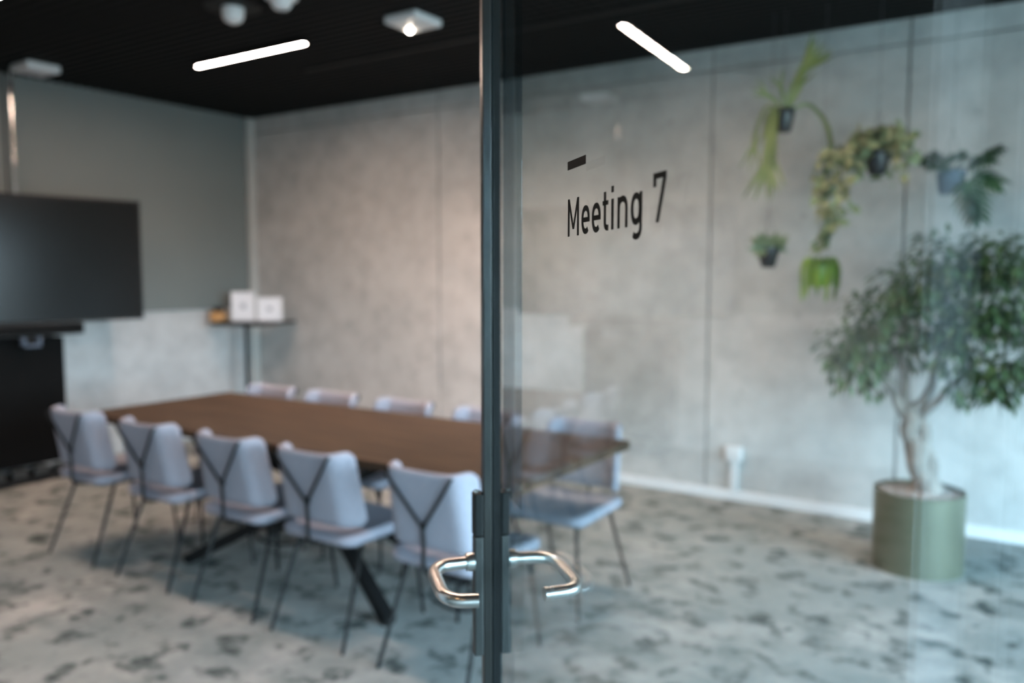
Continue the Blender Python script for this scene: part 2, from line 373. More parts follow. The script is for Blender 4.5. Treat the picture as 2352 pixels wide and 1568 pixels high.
# lettering (millimetres, origin: t, z) measured stroke by stroke
lett = bpy.data.objects.new('lettering', None); COL.objects.link(lett); lett.parent = dr
TC = 1.249
def tx(t, z): return (TC + (t / 1000 - TC) * .977, 1.5 + z / 1000 * .977)
def tf(x, y, n_): a = tx(x, y); return Vector((a[0], n_, a[1]))
def arc(cx, cy, rx, ry, a0, a1, n=18, p=2.3):
    out = []
    for i in range(n + 1):
        a = math.radians(a0 + (a1 - a0) * i / n); c, s = math.cos(a), math.sin(a)
        out.append((cx + rx * math.copysign(abs(c) ** (2 / p), c), cy + ry * math.copysign(abs(s) ** (2 / p), s)))
    return out
def stroke(bm, pts, w, n0=-.0055, n1=-.0052):
    h = w / 2; L, R_ = [], []
    for i, p in enumerate(pts):
        a = pts[max(i - 1, 0)]; b = pts[min(i + 1, len(pts) - 1)]
        if 0 < i < len(pts) - 1:
            d1 = Vector((p[0] - a[0], p[1] - a[1])).normalized(); d2 = Vector((b[0] - p[0], b[1] - p[1])).normalized()
            n1_ = Vector((-d1.y, d1.x)); n2_ = Vector((-d2.y, d2.x)); m_ = (n1_ + n2_)
            m_ = m_.normalized() if m_.length > 1e-5 else n1_; k = 1 / max(.35, m_.dot(n1_)); off = m_ * h * k
        else:
            d = Vector((b[0] - a[0], b[1] - a[1])).normalized(); off = Vector((-d.y, d.x)) * h
        L.append((p[0] + off.x, p[1] + off.y)); R_.append((p[0] - off.x, p[1] - off.y))
    for i in range(len(pts) - 1):
        add_prism(bm, [R_[i], R_[i + 1], L[i + 1], L[i]], tf, n0, n1)
S = 5.7
def glyph(name, strokes, polys=()):
    bm = NB()
    for s in strokes: stroke(bm, s[0], s[1] if len(s) > 1 else S)
    for p in polys: add_prism(bm, p, tf, -.0055, -.0052)
    return obj(name, bm, Mt['ink'], lett)
glyph('letter', [([(366.0, 39), (366.0, 79.4)],), ([(398.0, 39), (398.0, 79.4)],)], [[(363.2, 79.4), (368.8, 79.4), (384.6, 46.5), (379.6, 46.5)], [(379.6, 46.5), (384.6, 46.5), (400.8, 79.4), (395.2, 79.4)]])
def e_glyph(x0):
    x1 = x0 + 25.6; cx = (x0 + x1) / 2; rx = (x1 - x0) / 2 - S / 2; top = 68.9 - S / 2; bot = 39.4 + S / 2; cy = (top + bot) / 2; ry = (top - bot) / 2
    pts = arc(cx, cy, rx, ry, 0, 312, 34)
    pts = [(cx + rx, cy - .2)] + pts[0:]
    glyph('letter', [(pts,), ([(x0 + S * .6, cy), (x1 - .05, cy)], 4.9)])
e_glyph(410.0); e_glyph(442.6)
glyph('letter', [([(480.2, 77.2), (480.2, 48.0)] + arc(486.6, 48.2, 6.4, 5.4, 180, 268, 8)[1:] + [(489.9, 42.6)],), ([(473.9, 66.6), (489.2, 66.6)], 4.3)])
glyph('letter', [([(500.8, 40.2), (500.8, 69.0)], 6.0), ([(500.6, 75.0), (500.6, 80.9)], 6.0)])
glyph('letter', [([(516.9, 40.3), (516.9, 69.0)],), ([(516.9, 58.0)] + arc(526.4, 57.6, 9.6, 9.2, 170, 0, 20)[1:] + [(536.0, 40.4)],)])
glyph('letter', [(arc(558.8, 55.5, 9.0, 11.3, 0, 360, 40),), ([(569.3, 69.6), (569.3, 41.0)] + arc(559.4, 40.0, 9.8, 8.6, 0, -133, 16)[1:],)])
glyph('numeral', [([(595.8, 79.0), (621.7, 79.0)], 4.9), ([(598.7, 79.0), (598.7, 70.2)], 5.8)], [[(615.1, 77.5), (615.2, 76.0), (601.6, 40.9), (607.6, 40.9), (621.7, 76.2), (621.7, 77.5)]])
glyph('dash', [([(361.4, 115.8), (422.1, 115.8)], 9.1)])

# ------------------------------------------------------------------ conference table
tb = thing('conference_table', 'long dark oak conference table on a black crossed steel base', 'table', (-2.99, 2.86, 0))
bm = NB(); add_box(bm, (-1.39, -.44, .712), (1.39, .50, .75), .004); obj('tabletop', bm, Mt['wood'], tb)
hub = (-.04, .0, .40)
bm = NB(); add_box(bm, (-.11, -.07, .36), (.03, .07, .44), .01); obj('hub', bm, Mt['black'], tb)
for fx, fy in ((.65, -.28), (-.76, -.27), (.65, .28), (-.76, .28)):
    h = Vector((hub[0], hub[1] + math.copysign(.03, fy), .41)); f = Vector((fx, fy, .012)); 
    bm = NB(); add_bar(bm, f, h, .055, .055, .004)
    add_bar(bm, h, Vector((-.04 - (fx + .04) * .75, math.copysign(.03, fy) - fy * .8, .70)), .055, .055, .004); obj('leg', bm, Mt['black'], tb)
bm = NB(); add_box(bm, (-.70, -.30, .700), (.62, .30, .711)); obj('under_plate', bm, Mt['black'], tb)

# ------------------------------------------------------------------ chairs
def pad(bm, W_, H_, r, t, f, nu=26, nv=16, tilt=0):
    """cushion: rounded rectangle W_ x H_ thickness t, f maps (u, v, n) to 3D"""
    def grid(sign):
        G = []
        for i in range(nu + 1):
            su = -math.cos(PI * i / nu); u = su * W_ / 2
            du = abs(u) - (W_ / 2 - r); hh = H_ / 2 if du <= 0 else H_ / 2 - r + math.sqrt(max(0, r * r - du * du))
            row = []
            for j in range(nv + 1):
                sv = -math.cos(PI * j / nv); v = sv * hh
                eu = max(0, 1 - abs(u) / (W_ / 2)) * (W_ / 2); ev = max(0, hh - abs(v)); ed = min(eu, ev)
                k = min(1, ed / (t * .55)); th = t / 2 * math.sqrt(max(0, 1 - (1 - k) ** 2))
                row.append((u, v, sign * th))
            G.append(row)
        return G
    A, B = grid(1), grid(-1)
    va = [[bm.verts.new(f(*p)) for p in row] for row in A]; vb = [[bm.verts.new(f(*p)) for p in row] for row in B]
    for i in range(nu):
        for j in range(nv):
            bm.faces.new((va[i][j], va[i + 1][j], va[i + 1][j + 1], va[i][j + 1])); bm.faces.new((vb[i][j], vb[i][j + 1], vb[i + 1][j + 1], vb[i + 1][j]))
    bmesh.ops.remove_doubles(bm, verts=bm.verts, dist=1e-5)
def back_f(u, v, n_):
    # plan curve: flat middle, wings bent forward; v=-.155..+.155 ; z from .47 to .785
    a = abs(u); s = 1 if u >= 0 else -1; flat = .124; R_ = .036; ang = math.radians(66)
    if a <= flat: x, y, th = a, 0, 0
    else:
        q = a - flat
        if q < R_ * ang: th = q / R_; x = flat + R_ * math.sin(th); y = R_ * (1 - math.cos(th))
        else: th = ang; e_ = q - R_ * ang; x = flat + R_ * math.sin(ang) + e_ * math.cos(ang); y = R_ * (1 - math.cos(ang)) + e_ * math.sin(ang)
    nx, ny = math.sin(th), -math.cos(th)
    k = (v + .158) / .316
    X = (x + nx * n_) * s; Y = y + ny * n_
    X *= 1 + .10 * (1 - k)
    z = .481 + .305 * k + .014 * (a / .24) ** 2 * k
    return Vector((X, Y - .240 - .060 * k, z))
def make_chair():
    t = thing('chair', '', 'chair')
    bm = NB()
    def sf(u, v, n_):
        w = 1 + .04 * (v / .22); return Vector((u * w, v - .032, .432 + n_ - .012 * (1 - (u / .23) ** 2) * (1 if n_ > 0 else .0)))
    pad(bm, .440, .475, .075, .054, sf); obj('seat', bm, Mt['fabric'], t, True)
    bm = NB(); pad(bm, .474, .316, .045, .036, back_f, 44, 14); br = obj('backrest', bm, Mt['fabric'], t, True)
    bm = NB(); off = -.262
    J = (0, off - .018, .572)
    for s in (-1, 1):
        add_tube(bm, smooth_path([(s * .150, -.312, .780), (s * .146, -.327, .762), (s * .01, off - .034, .586), J], .02, 4), .0072, 8)
    add_tube(bm, smooth_path([(0, off - .034, .592), (0, -.288, .50), (0, -.290, .41), (0, -.24, .392), (0, -.05, .392)], .04, 6), .0085, 8)
    obj('back_brace', bm, Mt['black'], t, True)
    bm = NB(); fr = [(-.175, -.16, .400), (.175, -.16, .400), (.175, .15, .400), (-.175, .15, .400)]
    for a, b in zip(fr, fr[1:] + fr[:1]): add_tube(bm, [a, b], .006, 8)
    obj('seat_frame', bm, Mt['black'], t, True)
    for sx_ in (-1, 1):
        for (y0, y1) in ((-.16, -.315), (.15, .185)):
            bm = NB(); add_tube(bm, [(sx_ * .175, y0, .402), (sx_ * .208, y1, .0)], [.0095, .0080], 8); obj('leg', bm, Mt['black'], t, True)
    return t
def dup(root, loc, rz, label=None, group=None):
    r = root.copy(); COL.objects.link(r); r.location = loc; r.rotation_euler = (0, 0, rz)
    if label: r['label'] = label
    if group: r['group'] = group
    for ch in list(root.children):
        c = ch.copy(); COL.objects.link(c); c.parent = r
        for g in ch.children:
            d = g.copy(); COL.objects.link(d); d.parent = c
    return r
chair0 = make_chair()
FX = (-4.285, -3.655, -3.055, -2.520, -1.915)
FL = ('near row chair farthest from the door, in front of the black display column',
      'second lavender grey chair from the left in the near row',
      'middle lavender grey chair of the near row with black Y brace on its back',
      'fourth near row chair from the left, slanted black table leg under its seat',
      'nearest lavender grey chair, just left of the door edge and lever handle')
for i, (x, l) in enumerate(zip(FX, FL)):
    if i == 0: c = chair0; c.location = (x, 2.585, 0); c['label'] = l; c['group'] = 'chairs on the near side of the table'
    else: dup(chair0, (x, 2.585, 0), 0, l, 'chairs on the near side of the table')
BX = (-4.135, -3.605, -3.04, -2.48, -1.90)
BL = ('chair back at the far table side, nearest the room corner',
      'second chair back from the corner behind the far table edge',
      'third chair back from the corner behind the far table edge',
      'chair back behind the far table edge, partly cut off by the door edge',
      'chair at the far table side seen through the door glass with its seat and legs')
for i, (x, l) in enumerate(zip(BX, BL)): dup(chair0, (x, 3.245, 0), PI, l, 'chairs on the far side of the table')

# thin black rings on the carpet
for k, (x, y, z, tl, lab) in enumerate(((-2.24, 2.97, .02, 0.10, 'thin black ring on the carpet beside the lever handle'), (-3.63, 3.13, .02, 0.10, 'thin black ring on the carpet under the far middle of the table'))):
    bm = NB(); add_tube(bm, [(.15 * math.cos(a), .15 * math.sin(a), .026 + .018 * math.cos(a - 3.3)) for a in [2 * PI * i / 40 for i in range(40)]], .0075, 8, closed=True)
    o = obj('floor_ring', bm, Mt['black'], smooth=True, loc=(x, y, 0)); tag(o, lab, 'ring', 'black rings under the table')

# ------------------------------------------------------------------ display on its column stand
XT = -6.05
tv = thing('display_screen', 'large black flat display in front of the left wall', 'screen', (-6.12, 2.925, 1.14), math.radians(-7))
bm = NB(); add_box(bm, (-.035, -.91, 0), (.018, .91, .905), .004); obj('housing', bm, Mt['bezel'], tv)
bm = NB(); add_box(bm, (.0182, -.893, .018), (.022, .893, .888)); obj('screen', bm, Mt['screen'], tv)
st = thing('display_stand', 'black cabinet column carrying the display on silver feet', 'stand', (XT - .16, 2.91, 0))
bm = NB(); add_box(bm, (-.16, -.385, .11), (.03, .385, 1.028), .004); obj('column', bm, Mt['blackmatt'], st)
bm = NB(); add_box(bm, (-.13, -.39, .0), (.12, .40, .045), .004); obj('base', bm, Mt['black'], st)
for k in range(5):
    yy = -.30 + k * .15; bm = NB(); add_box(bm, (.05, yy - .05, .046), (.105, yy + .05, .105), .004); obj('foot_plate', bm, Mt['lock_steel'], st)
sb = thing('sound_bar', 'black sound bar hanging right below the display', 'speaker', (-6.10, 2.925, 1.052), math.radians(-7))
bm = NB(); add_box(bm, (-.058, -.445, 0), (.03, .445, .083), .006); obj('body', bm, Mt['bezel'], sb)
bm = NB(); add_box(bm, (.031, -.435, .012), (.034, .435, .071)); obj('grille', bm, Mt['blackmatt'], sb)
vc = thing('conference_camera', 'small black camera bracket under the middle of the display', 'camera', (-6.02, 2.985, 1.0))
bm = NB(); add_box(bm, (-.04, -.06, -.02), (.02, .06, -.005), .003); add_box(bm, (-.04, -.06, -.02), (.02, -.045, .05), .003); add_box(bm, (-.04, .045, -.02), (.02, .06, .05), .003); obj('bracket', bm, Mt['pot_blue'], vc)
bm = NB(); add_tube(bm, [(-.03, 0, .018), (.015, 0, .018)], .022, 16); obj('lens', bm, Mt['black'], vc, True)

pp = thing('steel_pipe', 'polished steel pipe dropping from the ceiling above the display', 'pipe', (-6.22, 3.02, 2.05))
bm = NB(); add_tube(bm, [(0, 0, 0), (0, 0, HC - 2.05)], .015, 16); obj('tube', bm, Mt['chrome'], pp, True)
bm = NB(); add_tube(bm, [(0, 0, .22), (0, 0, .26)], .020, 16); add_box(bm, (-.016, -.05, .228), (.0, .0, .252)); obj('collar', bm, Mt['chrome'], pp, True)
bm = NB(); add_tube(bm, [(0, -.05, .0), (0, -.05, HC - 2.05)], .008, 8); obj('cable', bm, Mt['black'], pp, True)

# ------------------------------------------------------------------ high side table in the corner
ht = thing('high_side_table', 'black high side table with a thin top in the room corner', 'table', (-6.22, 4.98, 0))
bm = NB(); add_box(bm, (-.15, -.30, 1.035), (.38, .22, 1.062), .004)
bmesh.ops.rotate(bm, verts=bm.verts, cent=(0, 0, 0), matrix=Matrix.Rotation(0.28, 3, 'Z')); obj('tabletop', bm, Mt['black'], ht)
bm = NB(); add_tube(bm, [(0, 0, .02), (0, 0, 1.035)], .020, 16); obj('pole', bm, Mt['black'], ht, True)
bm = NB(); add_lathe(bm, (0, 0, 0), [(0, 0), (.19, 0), (.19, .012), (.03, .022), (0, .022)], 32); obj('base', bm, Mt['black'], ht, True)
ZS = 1.0625
o = thing('wooden_block', 'small amber wooden block left of the white frames on the high side table', 'ornament', (-6.37, 4.80, ZS), .5)
bm = NB(); add_box(bm, (-.055, -.07, 0), (.055, .07, .085), .012); obj('block', bm, Mt['amber'], o)
bm = NB(); add_box(bm, (-.03, -.035, .085), (.03, .05, .125), .008); obj('lid', bm, Mt['black'], o)
def frame(loc, rz, w, h, label):
    o = thing('picture_frame', label, 'frame', loc, rz, 'white frames on the corner table')
    bm = NB(); t = .02
    add_box(bm, (-w / 2, -.01, 0), (-w / 2 + t, .01, h), .002); add_box(bm, (w / 2 - t, -.01, 0), (w / 2, .01, h), .002)
    add_box(bm, (-w / 2 + t, -.01, 0), (w / 2 - t, .01, t), .002); add_box(bm, (-w / 2 + t, -.01, h - t), (w / 2 - t, .01, h), .002); obj('frame', bm, Mt['frame_white'], o)
    bm = NB(); add_box(bm, (-w / 2 + t, -.004, t), (w / 2 - t, .004, h - t)); card = obj('card', bm, Mt['paper'], o)
    bm = NB(); add_box(bm, (-w * .1, -.006, h * .42), (w * .1, -.0041, h * .60)); obj('print', bm, Mt['print'], card)
    bm = NB(); add_bar(bm, (0, .012, h * .6), (0, .07, .004), .03, .004); obj('easel_leg', bm, Mt['black'], o)
frame((-6.19, 4.93, ZS), .62, .215, .262, 'taller white frame in the middle of the high side table')
frame((-5.98, 5.05, ZS), .62, .225, .215, 'smaller white frame at the right end of the high side table')

# ------------------------------------------------------------------ wall socket
so = thing('wall_socket', 'white wall socket on a short riser above the skirting', 'socket', (-1.782, YB, .0))
bm = NB(); add_box(bm, (-.055, -.045, .262), (.055, -.0005, .362), .012); obj('socket_box', bm, Mt['white_plastic'], so)
bm = NB(); add_box(bm, (-.026, -.026, .067), (.026, -.0005, .2615), .003); obj('riser', bm, Mt['white_plastic'], so)

# ------------------------------------------------------------------ ceiling fittings
def tube_lamp(x0, x1, y, label, group='linear ceiling lamps'):
    o = thing('linear_lamp', label, 'lamp', ((x0 + x1) / 2, y, HC), 0, group); L = (x1 - x0) / 2
    bm = NB(); add_box(bm, (-L, -.020, -.034), (L, -.0148, -.001)); add_box(bm, (-L, .0148, -.034), (L, .020, -.001)); add_box(bm, (-L, -.020, -.034), (-L + .006, .020, -.001)); add_box(bm, (L - .006, -.020, -.034), (L, .020, -.001)); add_box(bm, (-L, -.020, -.010), (L, .020, -.001)); obj('housing', bm, Mt['black'], o)
    bm = NB(); add_box(bm, (-L + .0065, -.0145, -.0335), (L - .0065, .0145, -.0105)); obj('diffuser', bm, Mt['tube'], o)
tube_lamp(-5.06, -3.99, 3.695, 'lit linear ceiling lamp above the far end of the table')
tube_lamp(-5.42, -4.22, 2.21, 'lit linear ceiling lamp whose reflection shows in the door glass')
tube_lamp(-2.30, -1.23, 3.695, 'added unseen linear lamp warming the right end of the table')  # guessed lamp out of view, added for warm light on the table end
tube_lamp(-2.66, -1.46, 2.24, 'added unseen linear lamp warming the nearest chair')  # also guessed and out of view, added to warm the nearest chair
o = thing('square_downlight', 'white square ceiling fitting with one bright point of light', 'lamp', (-3.165, 3.745, HC))
bm = NB(); add_box(bm, (-.118, -.118, -.045), (.118, .118, -.001), .012); obj('plate', bm, Mt['white_plastic'], o)
bm = NB(); add_lathe(bm, (-.075, .06, -.046), [(0, -.012), (.010, -.011), (.015, -.005), (.015, 0), (0, 0)], 16); obj('lens', bm, Mt['lens'], o, True)
sl = bpy.data.lights.new('downlight_beam', 'SPOT'); sl.energy = 22; sl.color = (1.0, 0.72, 0.60); sl.spot_size = math.radians(112); sl.spot_blend = 0.75; sl.shadow_soft_size = 0.03
so_ = bpy.data.objects.new('downlight_beam', sl); COL.objects.link(so_); so_.location = (-3.24, 3.805, HC - .062); so_.parent = None
so_.rotation_euler = (Vector((-3.1, 4.7, 0.4)) - so_.location).to_track_quat('-Z', 'Y').to_euler()
o = thing('emergency_luminaire', 'pale box fitting at the ceiling edge over the display', 'lamp', (-6.06, 3.12, HC))
bm = NB(); add_box(bm, (-.115, -.115, -.055), (.115, .115, -.001), .012); obj('box', bm, Mt['white_plastic'], o)
bm = NB(); add_box(bm, (-.09, -.09, -.061), (.09, .09, -.0555), .002); obj('diffuser', bm, Mt['print'], o)
o = thing('ceiling_sensor', 'white rounded ceiling sensor on a black plate', 'sensor', (-3.845, 3.045, HC))
bm = NB(); add_lathe(bm, (0, 0, 0), [(0, -.094), (.025, -.092), (.046, -.080), (.056, -.06), (.060, -.03), (.060, -.013), (0, -.013)], 28); obj('dome', bm, Mt['white_plastic'], o, True)
bm = NB(); add_lathe(bm, (0, 0, 0), [(0, -.0125), (.15, -.0125), (.15, -.001), (0, -.001)], 28); obj('base_plate', bm, Mt['rib'], o)
o = thing('smoke_detector', 'white stepped ceiling detector cut by the top edge of the photo', 'detector', (-3.46, 3.045, HC))
bm = NB(); add_lathe(bm, (0, 0, 0), [(0, -.085), (.035, -.083), (.048, -.07), (.062, -.035), (.085, -.030), (.088, -.001), (0, -.001)], 28); obj('body', bm, Mt['white_plastic'], o, True)
bm = NB(); add_lathe(bm, (0, 0, 0), [(0, -.091), (.012, -.091), (.014, -.0855), (0, -.0855)], 16); obj('sensor_tip', bm, Mt['print'], o, True)
for a, b, y in ((-4.6, 1.2, 4.25),):
    bm = NB(); add_box(bm, (a, y - .02, HC - .012), (b, y + .02, HC - .001)); o = obj('ceiling_rail', bm, Mt['rib']); tag(o, 'thin black rail running along the dark ceiling', 'rail')
# hall lamps above and behind the camera
for x, y, lab in ((-0.9, -0.7, 'round warm hall downlight nearest the doorway'), (0.3, -1.2, 'round warm hall downlight nearest the window wall'), (-2.6, -0.8, 'round warm hall downlight outside the curtained partition')):
    o = thing('hall_downlight', lab, 'lamp', (x, y, HC), 0, 'hall downlights')
    bm = NB(); add_lathe(bm, (0, 0, 0), [(0, -.03), (.07, -.03), (.085, -.028), (.09, -.001), (0, -.001)], 24); obj('ring', bm, Mt['black'], o, True)
    bm = NB(); add_lathe(bm, (0, 0, 0), [(0, -.036), (.062, -.034), (.062, -.031), (0, -.031)], 24); obj('lens', bm, Mt['hall_lens'], o, True)

# ------------------------------------------------------------------ plants
random.seed(11)
def leaf(bm, p, d, up, L, W_, bend=.25, seg=3, tip=True, shape=None):
    """a curved leaf blade starting at p, direction d"""
    d = Vector(d).normalized(); s = d.cross(Vector(up)); s = d.cross(Vector((1, 0, 0))) if s.length < .05 else s; s.normalize(); u = s.cross(d)
    prev = None; pos = Vector(p); dd = d.copy()
    for i in range(seg + 1):
        k = i / seg; w = (shape(k) if shape else math.sin(PI * min(.97, .12 + .85 * k))) * W_ / 2
        l = bm.verts.new(pos + s * w + u * w * .25); c = bm.verts.new(pos); r = bm.verts.new(pos - s * w + u * w * .25)
        if prev: bm.faces.new((prev[0], prev[1], c, l)); bm.faces.new((prev[1], prev[2], r, c))
        prev = (l, c, r); dd = (dd - u * bend / seg + Vector((0, 0, -bend * .5 / seg))).normalized(); pos = pos + dd * (L / seg)
def rnd_dir(zb=0, zs=1):
    a = random.uniform(0, 2 * PI); z = zb + random.uniform(-1, 1) * zs; return Vector((math.cos(a), math.sin(a), z)).normalized()
def hang(o, r, zr, ztop=None):
    """three wires from the rim to a ring and one up to the ceiling"""
    bm = NB(); z1 = zr + .22
    for k in range(3):
        a = 2 * PI * k / 3 + .5; add_tube(bm, [(r * math.cos(a), r * math.sin(a), zr), (0, 0, z1)], .0012, 5)
    add_tube(bm, [(0, 0, z1), (0, 0, HC - o.location.z)], .0014, 5); obj('wire', bm, Mt['wire'], o)
def pot(o, r0, r1, h, m, soil=True):
    bm = NB(); add_lathe(bm, (0, 0, 0), [(0, 0), (r0 * .8, 0), (r0, h * .12), (r1, h * .8), (r1, h), (r1 - .006, h), (r1 - .008, h * .85), (0, h * .85)], 32); obj('pot', bm, m, o, True)

# staghorn fern
o = thing('hanging_staghorn_fern', 'hanging plant with forked strap leaves, upper left of the hanging plants', 'plant', (-1.365, 4.78, 2.275))
pot(o, .045, .062, .13, Mt['pot_black']); hang(o, .058, .13)
bm = NB()
def strap(bm, pts, w0, w1, forks=0, fl=.2):
    P = [Vector(p) for p in smooth_path(pts, .12, 5)]; n_ = len(P)
    side = None; prev = None
    for i, p in enumerate(P):
        d = (P[min(i + 1, n_ - 1)] - P[max(i - 1, 0)]).normalized(); s = d.cross(Vector((.25, 1, .1))); s.normalize()
        w = (w0 + (w1 - w0) * i / (n_ - 1)) / 2; a = bm.verts.new(p + s * w); b = bm.verts.new(p - s * w + Vector((0, .01, 0)))
        if prev: bm.faces.new((prev[0], prev[1], b, a))
        prev = (a, b); last = (p, d, s, w)
    p, d, s, w = last
    for k in range(forks):
        q = (k / (forks - 1) - .5) * 2 if forks > 1 else 0; dd = (d + s * q * .55 + Vector((0, random.uniform(-.2, .2), 0))).normalized()
        leaf(bm, p + s * q * w * .7, dd, (0, 1, 0), fl * random.uniform(.75, 1.1), w1 * .55, .15, 5, shape=lambda k_: (1 - k_) ** .6 * .95 + .03)
strap(bm, [(.01, 0, .10), (.03, -.01, .22), (.09, -.02, .31), (.13, -.03, .35)], .014, .060, 5, .15)
strap(bm, [(.01, 0, .10), (.05, .0, .18), (.10, -.03, .26)], .014, .035, 3, .12)
strap(bm, [(-.01, 0, .10), (-.04, .0, .18), (-.10, -.03, .22)], .014, .028, 3, .08)
strap(bm, [(-.02, 0, .10), (-.09, -.02, .17), (-.14, -.05, .02), (-.15, -.05, -.08)], .014, .036, 3, .17)
strap(bm, [(-.02, 0, .10), (-.04, -.07, .15), (-.045, -.09, .0), (-.06, -.10, -.19)], .014, .062, 4, .20)
strap(bm, [(-.01, 0, .10), (-.01, -.08, .14), (-.02, -.10, -.04), (-.02, -.11, -.18)], .012, .046, 3, .20)
strap(bm, [(.02, 0, .10), (.11, .04, .17), (.21, .10, .06), (.24, .12, -.12)], .012, .034, 3, .14)
strap(bm, [(0, 0, .10), (.0, -.02, .20), (-.02, -.03, .27)], .014, .034, 2, .07)
strap(bm, [(-.02, 0, .10), (-.10, .03, .14), (-.12, .05, .0)], .012, .030, 2, .10)
obj('foliage', bm, Mt['leaf_fern'], o)

# trailing variegated plant
o = thing('hanging_trailing_plant', 'hanging trailing plant with cream and green leaves tumbling from a black pot', 'plant', (-.87, 4.78, 2.01))
pot(o, .045, .066, .125, Mt['pot_black']); hang(o, .06, .125)
bm = NB(); vines = NB()
def vine(pts, n_, L, jit=.03):
    P = smooth_path(pts, .15, 5); add_tube(vines, P, .002, 5)
    for k in range(n_):
        q = random.random() * (len(P) - 1); i = int(q); p = P[i].lerp(P[min(i + 1, len(P) - 1)], q - i)
        p = p + Vector([random.uniform(-jit, jit) for _ in range(3)])
        leaf(bm, p, rnd_dir(-.3, .7), (random.uniform(-.6, .6), -1, .5), L * random.uniform(.8, 1.3), L * 1.0, .4, 3, shape=lambda k_: math.sin(PI * min(.98, .22 + .76 * k_)) ** .8)
for a in range(26):
    th = random.uniform(0, 2 * PI); r_ = random.uniform(.05, .15)
    vine([(0, 0, .11), (r_ * .7 * math.cos(th), r_ * .7 * math.sin(th), .16 + random.uniform(0, .12)), (r_ * 1.3 * math.cos(th), r_ * 1.1 * math.sin(th), random.uniform(-.02, .2))], 11, .05)
vine([(0, 0, .11), (-.10, -.06, .17), (-.22, -.08, .10), (-.30, -.08, -.05), (-.27, -.08, -.18)], 55, .055, .045)
vine([(0, 0, .11), (-.08, -.07, .15), (-.16, -.10, .02), (-.24, -.1, -.10), (-.22, -.10, -.24), (-.19, -.1, -.32)], 60, .055, .04)
vine([(0, 0, .11), (-.06, -.08, .14), (-.12, -.12, -.02), (-.16, -.12, -.16), (-.10, -.10, -.20)], 26, .05, .04)
vine([(-.22, -.10, -.24), (-.20, -.10, -.28), (-.25, -.1, -.33), (-.265, -.1, -.385)], 20, .045, .02)
vine([(0, 0, .11), (.10, -.05, .20), (.16, -.05, .10), (.15, -.05, -.06)], 34, .05, .04)
vine([(0, 0, .11), (.05, .02, .22), (.10, .02, .26)], 16, .05, .03)
obj('stems', vines, Mt['leaf_small'], o); obj('foliage', bm, Mt['leaf_pothos'], o)

# small pot lower left
o = thing('hanging_small_plant', 'small grey green hanging plant in a dark pot, lower left of the plant group', 'plant', (-1.43, 4.78, 1.525))
pot(o, .042, .060, .115, Mt['pot_black']); hang(o, .054, .115)
bm = NB()
for k in range(90):
    d = rnd_dir(.9, .9); leaf(bm, Vector((random.uniform(-.04, .04), random.uniform(-.04, .04), .10)), d, (0, -1, .3), random.uniform(.06, .13), .030, .5, 4)
obj('foliage', bm, Mt['leaf_small'], o)

# lime green hanging plant: tongues hanging from a green pot
o = thing('hanging_lime_plant', 'bright lime green hanging plant with drooping tongue leaves', 'plant', (-1.145, 4.78, 1.42))
bm = NB(); add_lathe(bm, (0, 0, 0), [(0, 0), (.05, 0), (.066, .02), (.076, .085), (.074, .12), (.068, .12), (.062, .105), (0, .105)], 28); obj('pot', bm, Mt['leaf_lime'], o, True)
hang(o, .066, .12)
bm = NB()
for k in range(11):
    a = 2 * PI * k / 11 + .2; c, s = math.cos(a), math.sin(a); L = (.10, .16, .09, .13)[k % 4]
    strap(bm, [(c * .03, s * .03, .11), (c * .07, s * .07, .165), (c * .10, s * .10, .10), (c * .094, s * .094, .10 - L)], .028, .024, 1, .03)
for k in range(10): leaf(bm, (0, 0, .11), rnd_dir(1.2, .5), (0, 0, 1), .09, .035, .5, 4)
obj('foliage', bm, Mt['leaf_lime'], o)

# split leaf plant in a blue grey pot
o = thing('hanging_split_leaf_plant', 'hanging dark green split leaf plant in a blue grey pot, rightmost of the hanging plants', 'plant', (-.535, 4.93, 1.905))
pot(o, .060, .070, .12, Mt['pot_blue']); hang(o, .064, .12)
bm = NB(); stems = NB()
def monstera(base, tipv, size, droop=.4):
    base = Vector(base); tipv = Vector(tipv); add_tube(stems, smooth_path([base, base.lerp(tipv, .5) + Vector((0, 0, .04)), tipv], .05, 4), .003, 6)
    d = (tipv - base).normalized(); d = (d + Vector((0, 0, -droop))).normalized(); s = d.cross(Vector((0, -.7, .7))).normalized()
    leaf(bm, tipv, d, (0, -.6, .8), size, size * .34, .3, 5)
    for k in range(5):
        q = k / 5; p = tipv + d * size * q * .8
        for sg in (-1, 1):
            leaf(bm, p, (s * sg + d * (.35 + .5 * q)), (0, -.6, .8), size * (.62 - .25 * q), size * .16, .35, 4)
monstera((0, 0, .11), (.10, -.06, .16), .15); monstera((0, 0, .11), (.12, -.04, .10), .18, .5); monstera((0, 0, .11), (.08, -.10, .05), .17, 1.4)
monstera((0, 0, .11), (.10, -.09, .00), .20, 1.5); monstera((0, 0, .11), (-.09, -.06, .17), .12, .4); monstera((0, 0, .11), (-.05, .02, .17), .11, .1); monstera((0, 0, .11), (-.04, -.07, .15), .12, .6)
monstera((0, 0, .11), (.15, .02, .19), .11, .0); monstera((0, 0, .11), (.02, -.09, .16), .13, .2)
obj('stems', stems, Mt['leaf_monstera'], o); obj('foliage', bm, Mt['leaf_monstera'], o)

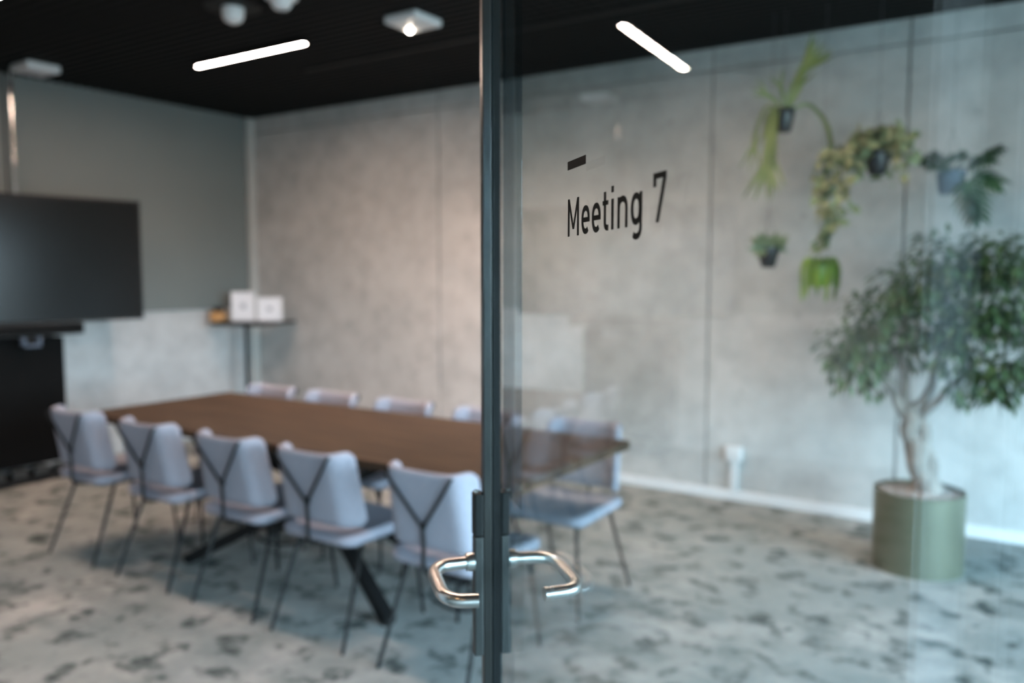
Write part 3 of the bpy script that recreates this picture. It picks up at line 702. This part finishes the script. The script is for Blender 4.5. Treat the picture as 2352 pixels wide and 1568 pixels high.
# big potted tree
o = thing('potted_fig_tree', 'twisted trunk fig tree in an olive metal cylinder planter on the carpet', 'tree', (-.585, 4.62, 0))
bm = NB(); R_ = .215; add_lathe(bm, (0, 0, 0), [(0, 0), (R_, 0), (R_, .40), (R_ - .006, .403), (R_ - .012, .40), (R_ - .012, .37), (0, .37)], 56); obj('planter', bm, Mt['pot_olive'], o, True)
bm = NB(); add_lathe(bm, (0, 0, 0), [(0, .3705), (R_ - .013, .3705), (R_ - .02, .385), (.1, .398), (0, .402)], 40)
for k in range(260):
    a = random.uniform(0, 2 * PI); q = random.uniform(0, R_ - .03); rr = random.uniform(.006, .013)
    t_ = bmesh.ops.create_icosphere(bm, subdivisions=1, radius=rr, matrix=Matrix.Translation((q * math.cos(a), q * math.sin(a), .392)))
g = obj('gravel', bm, Mt['gravel'], o); g['kind'] = 'stuff'
bm = NB()
def limb(ctrl, r0, r1, tw=.012, ph=0):
    P = smooth_path(ctrl, .12, 6); n_ = len(P); Q = [p + Vector((math.cos(i * .9 + ph), math.sin(i * .9 + ph), 0)) * tw for i, p in enumerate(P)]
    add_tube(bm, Q, [r0 + (r1 - r0) * i / (n_ - 1) for i in range(n_)], 10); return Q[-1]
limb([(.045, -.03, .37), (.0, -.03, .54), (-.05, -.02, .70), (-.07, -.02, .82)], .056, .040, .010, 0)
limb([(.075, .02, .37), (.035, .0, .52), (.0, .0, .68), (-.03, -.01, .84)], .048, .034, .012, 2)
limb([(.0, .02, .35), (-.01, .0, .5), (-.07, .0, .72)], .040, .030, .014, 4)
tips = []
for ctrl, a, b in (
    ([(-.05, -.02, .74), (-.13, -.04, .88), (-.19, -.05, .98), (-.26, -.06, 1.12)], .026, .010),
    ([(-.06, -.01, .78), (-.09, .0, .96), (-.10, .02, 1.15), (-.08, .02, 1.38)], .026, .009),
    ([(-.03, .0, .76), (.03, .02, .92), (.06, .03, 1.12), (.10, .0, 1.42)], .028, .009),
    ([(-.04, .0, .72), (.06, -.02, .86), (.17, -.04, 1.0), (.30, -.05, 1.15)], .024, .008),
    ([(-.19, -.05, .98), (-.28, -.04, 1.02), (-.36, -.08, 1.05)], .012, .006),
    ([(.06, .03, 1.12), (.18, .04, 1.26), (.30, .05, 1.48)], .013, .006),
    ([(.17, -.04, 1.0), (.32, -.08, 1.0), (.44, -.1, 1.02)], .012, .006)):
    tips.append(limb(ctrl, a, b, .006, a * 99))
obj('trunk', bm, Mt['bark'], o, True)
bm = NB()
clusters = [(-.32, -.06, 1.13, .20, .15), (-.20, -.04, 1.28, .20, .14), (-.30, -.08, .99, .15, .13), (-.03, .0, 1.42, .24, .15), (.14, .0, 1.56, .26, .16),
            (.36, .02, 1.55, .26, .17), (.30, -.05, 1.32, .26, .18), (.40, -.08, 1.08, .24, .17), (.28, -.06, .98, .17, .13), (.60, .0, 1.35, .25, .2), (.62, -.05, 1.02, .2, .16),
            (.06, .05, 1.22, .20, .14), (-.16, .1, 1.12, .16, .14), (.14, -.1, 1.10, .12, .1)]
for cx, cy, cz, rx, rz in clusters:
    n_ = int(430 * (rx / .24) ** 2)
    for k in range(n_):
        v = rnd_dir(0, 1) ; q = random.random() ** .45
        p = Vector((cx + v.x * rx * q, cy + v.y * rx * .8 * q, cz + v.z * rz * q * 1.25))
        leaf(bm, p, (v + rnd_dir(-.7, .5) * .9), (0, 0, 1), random.uniform(.045, .075), .026, .3, 2)
obj('foliage', bm, Mt['leaf_tree'], o)
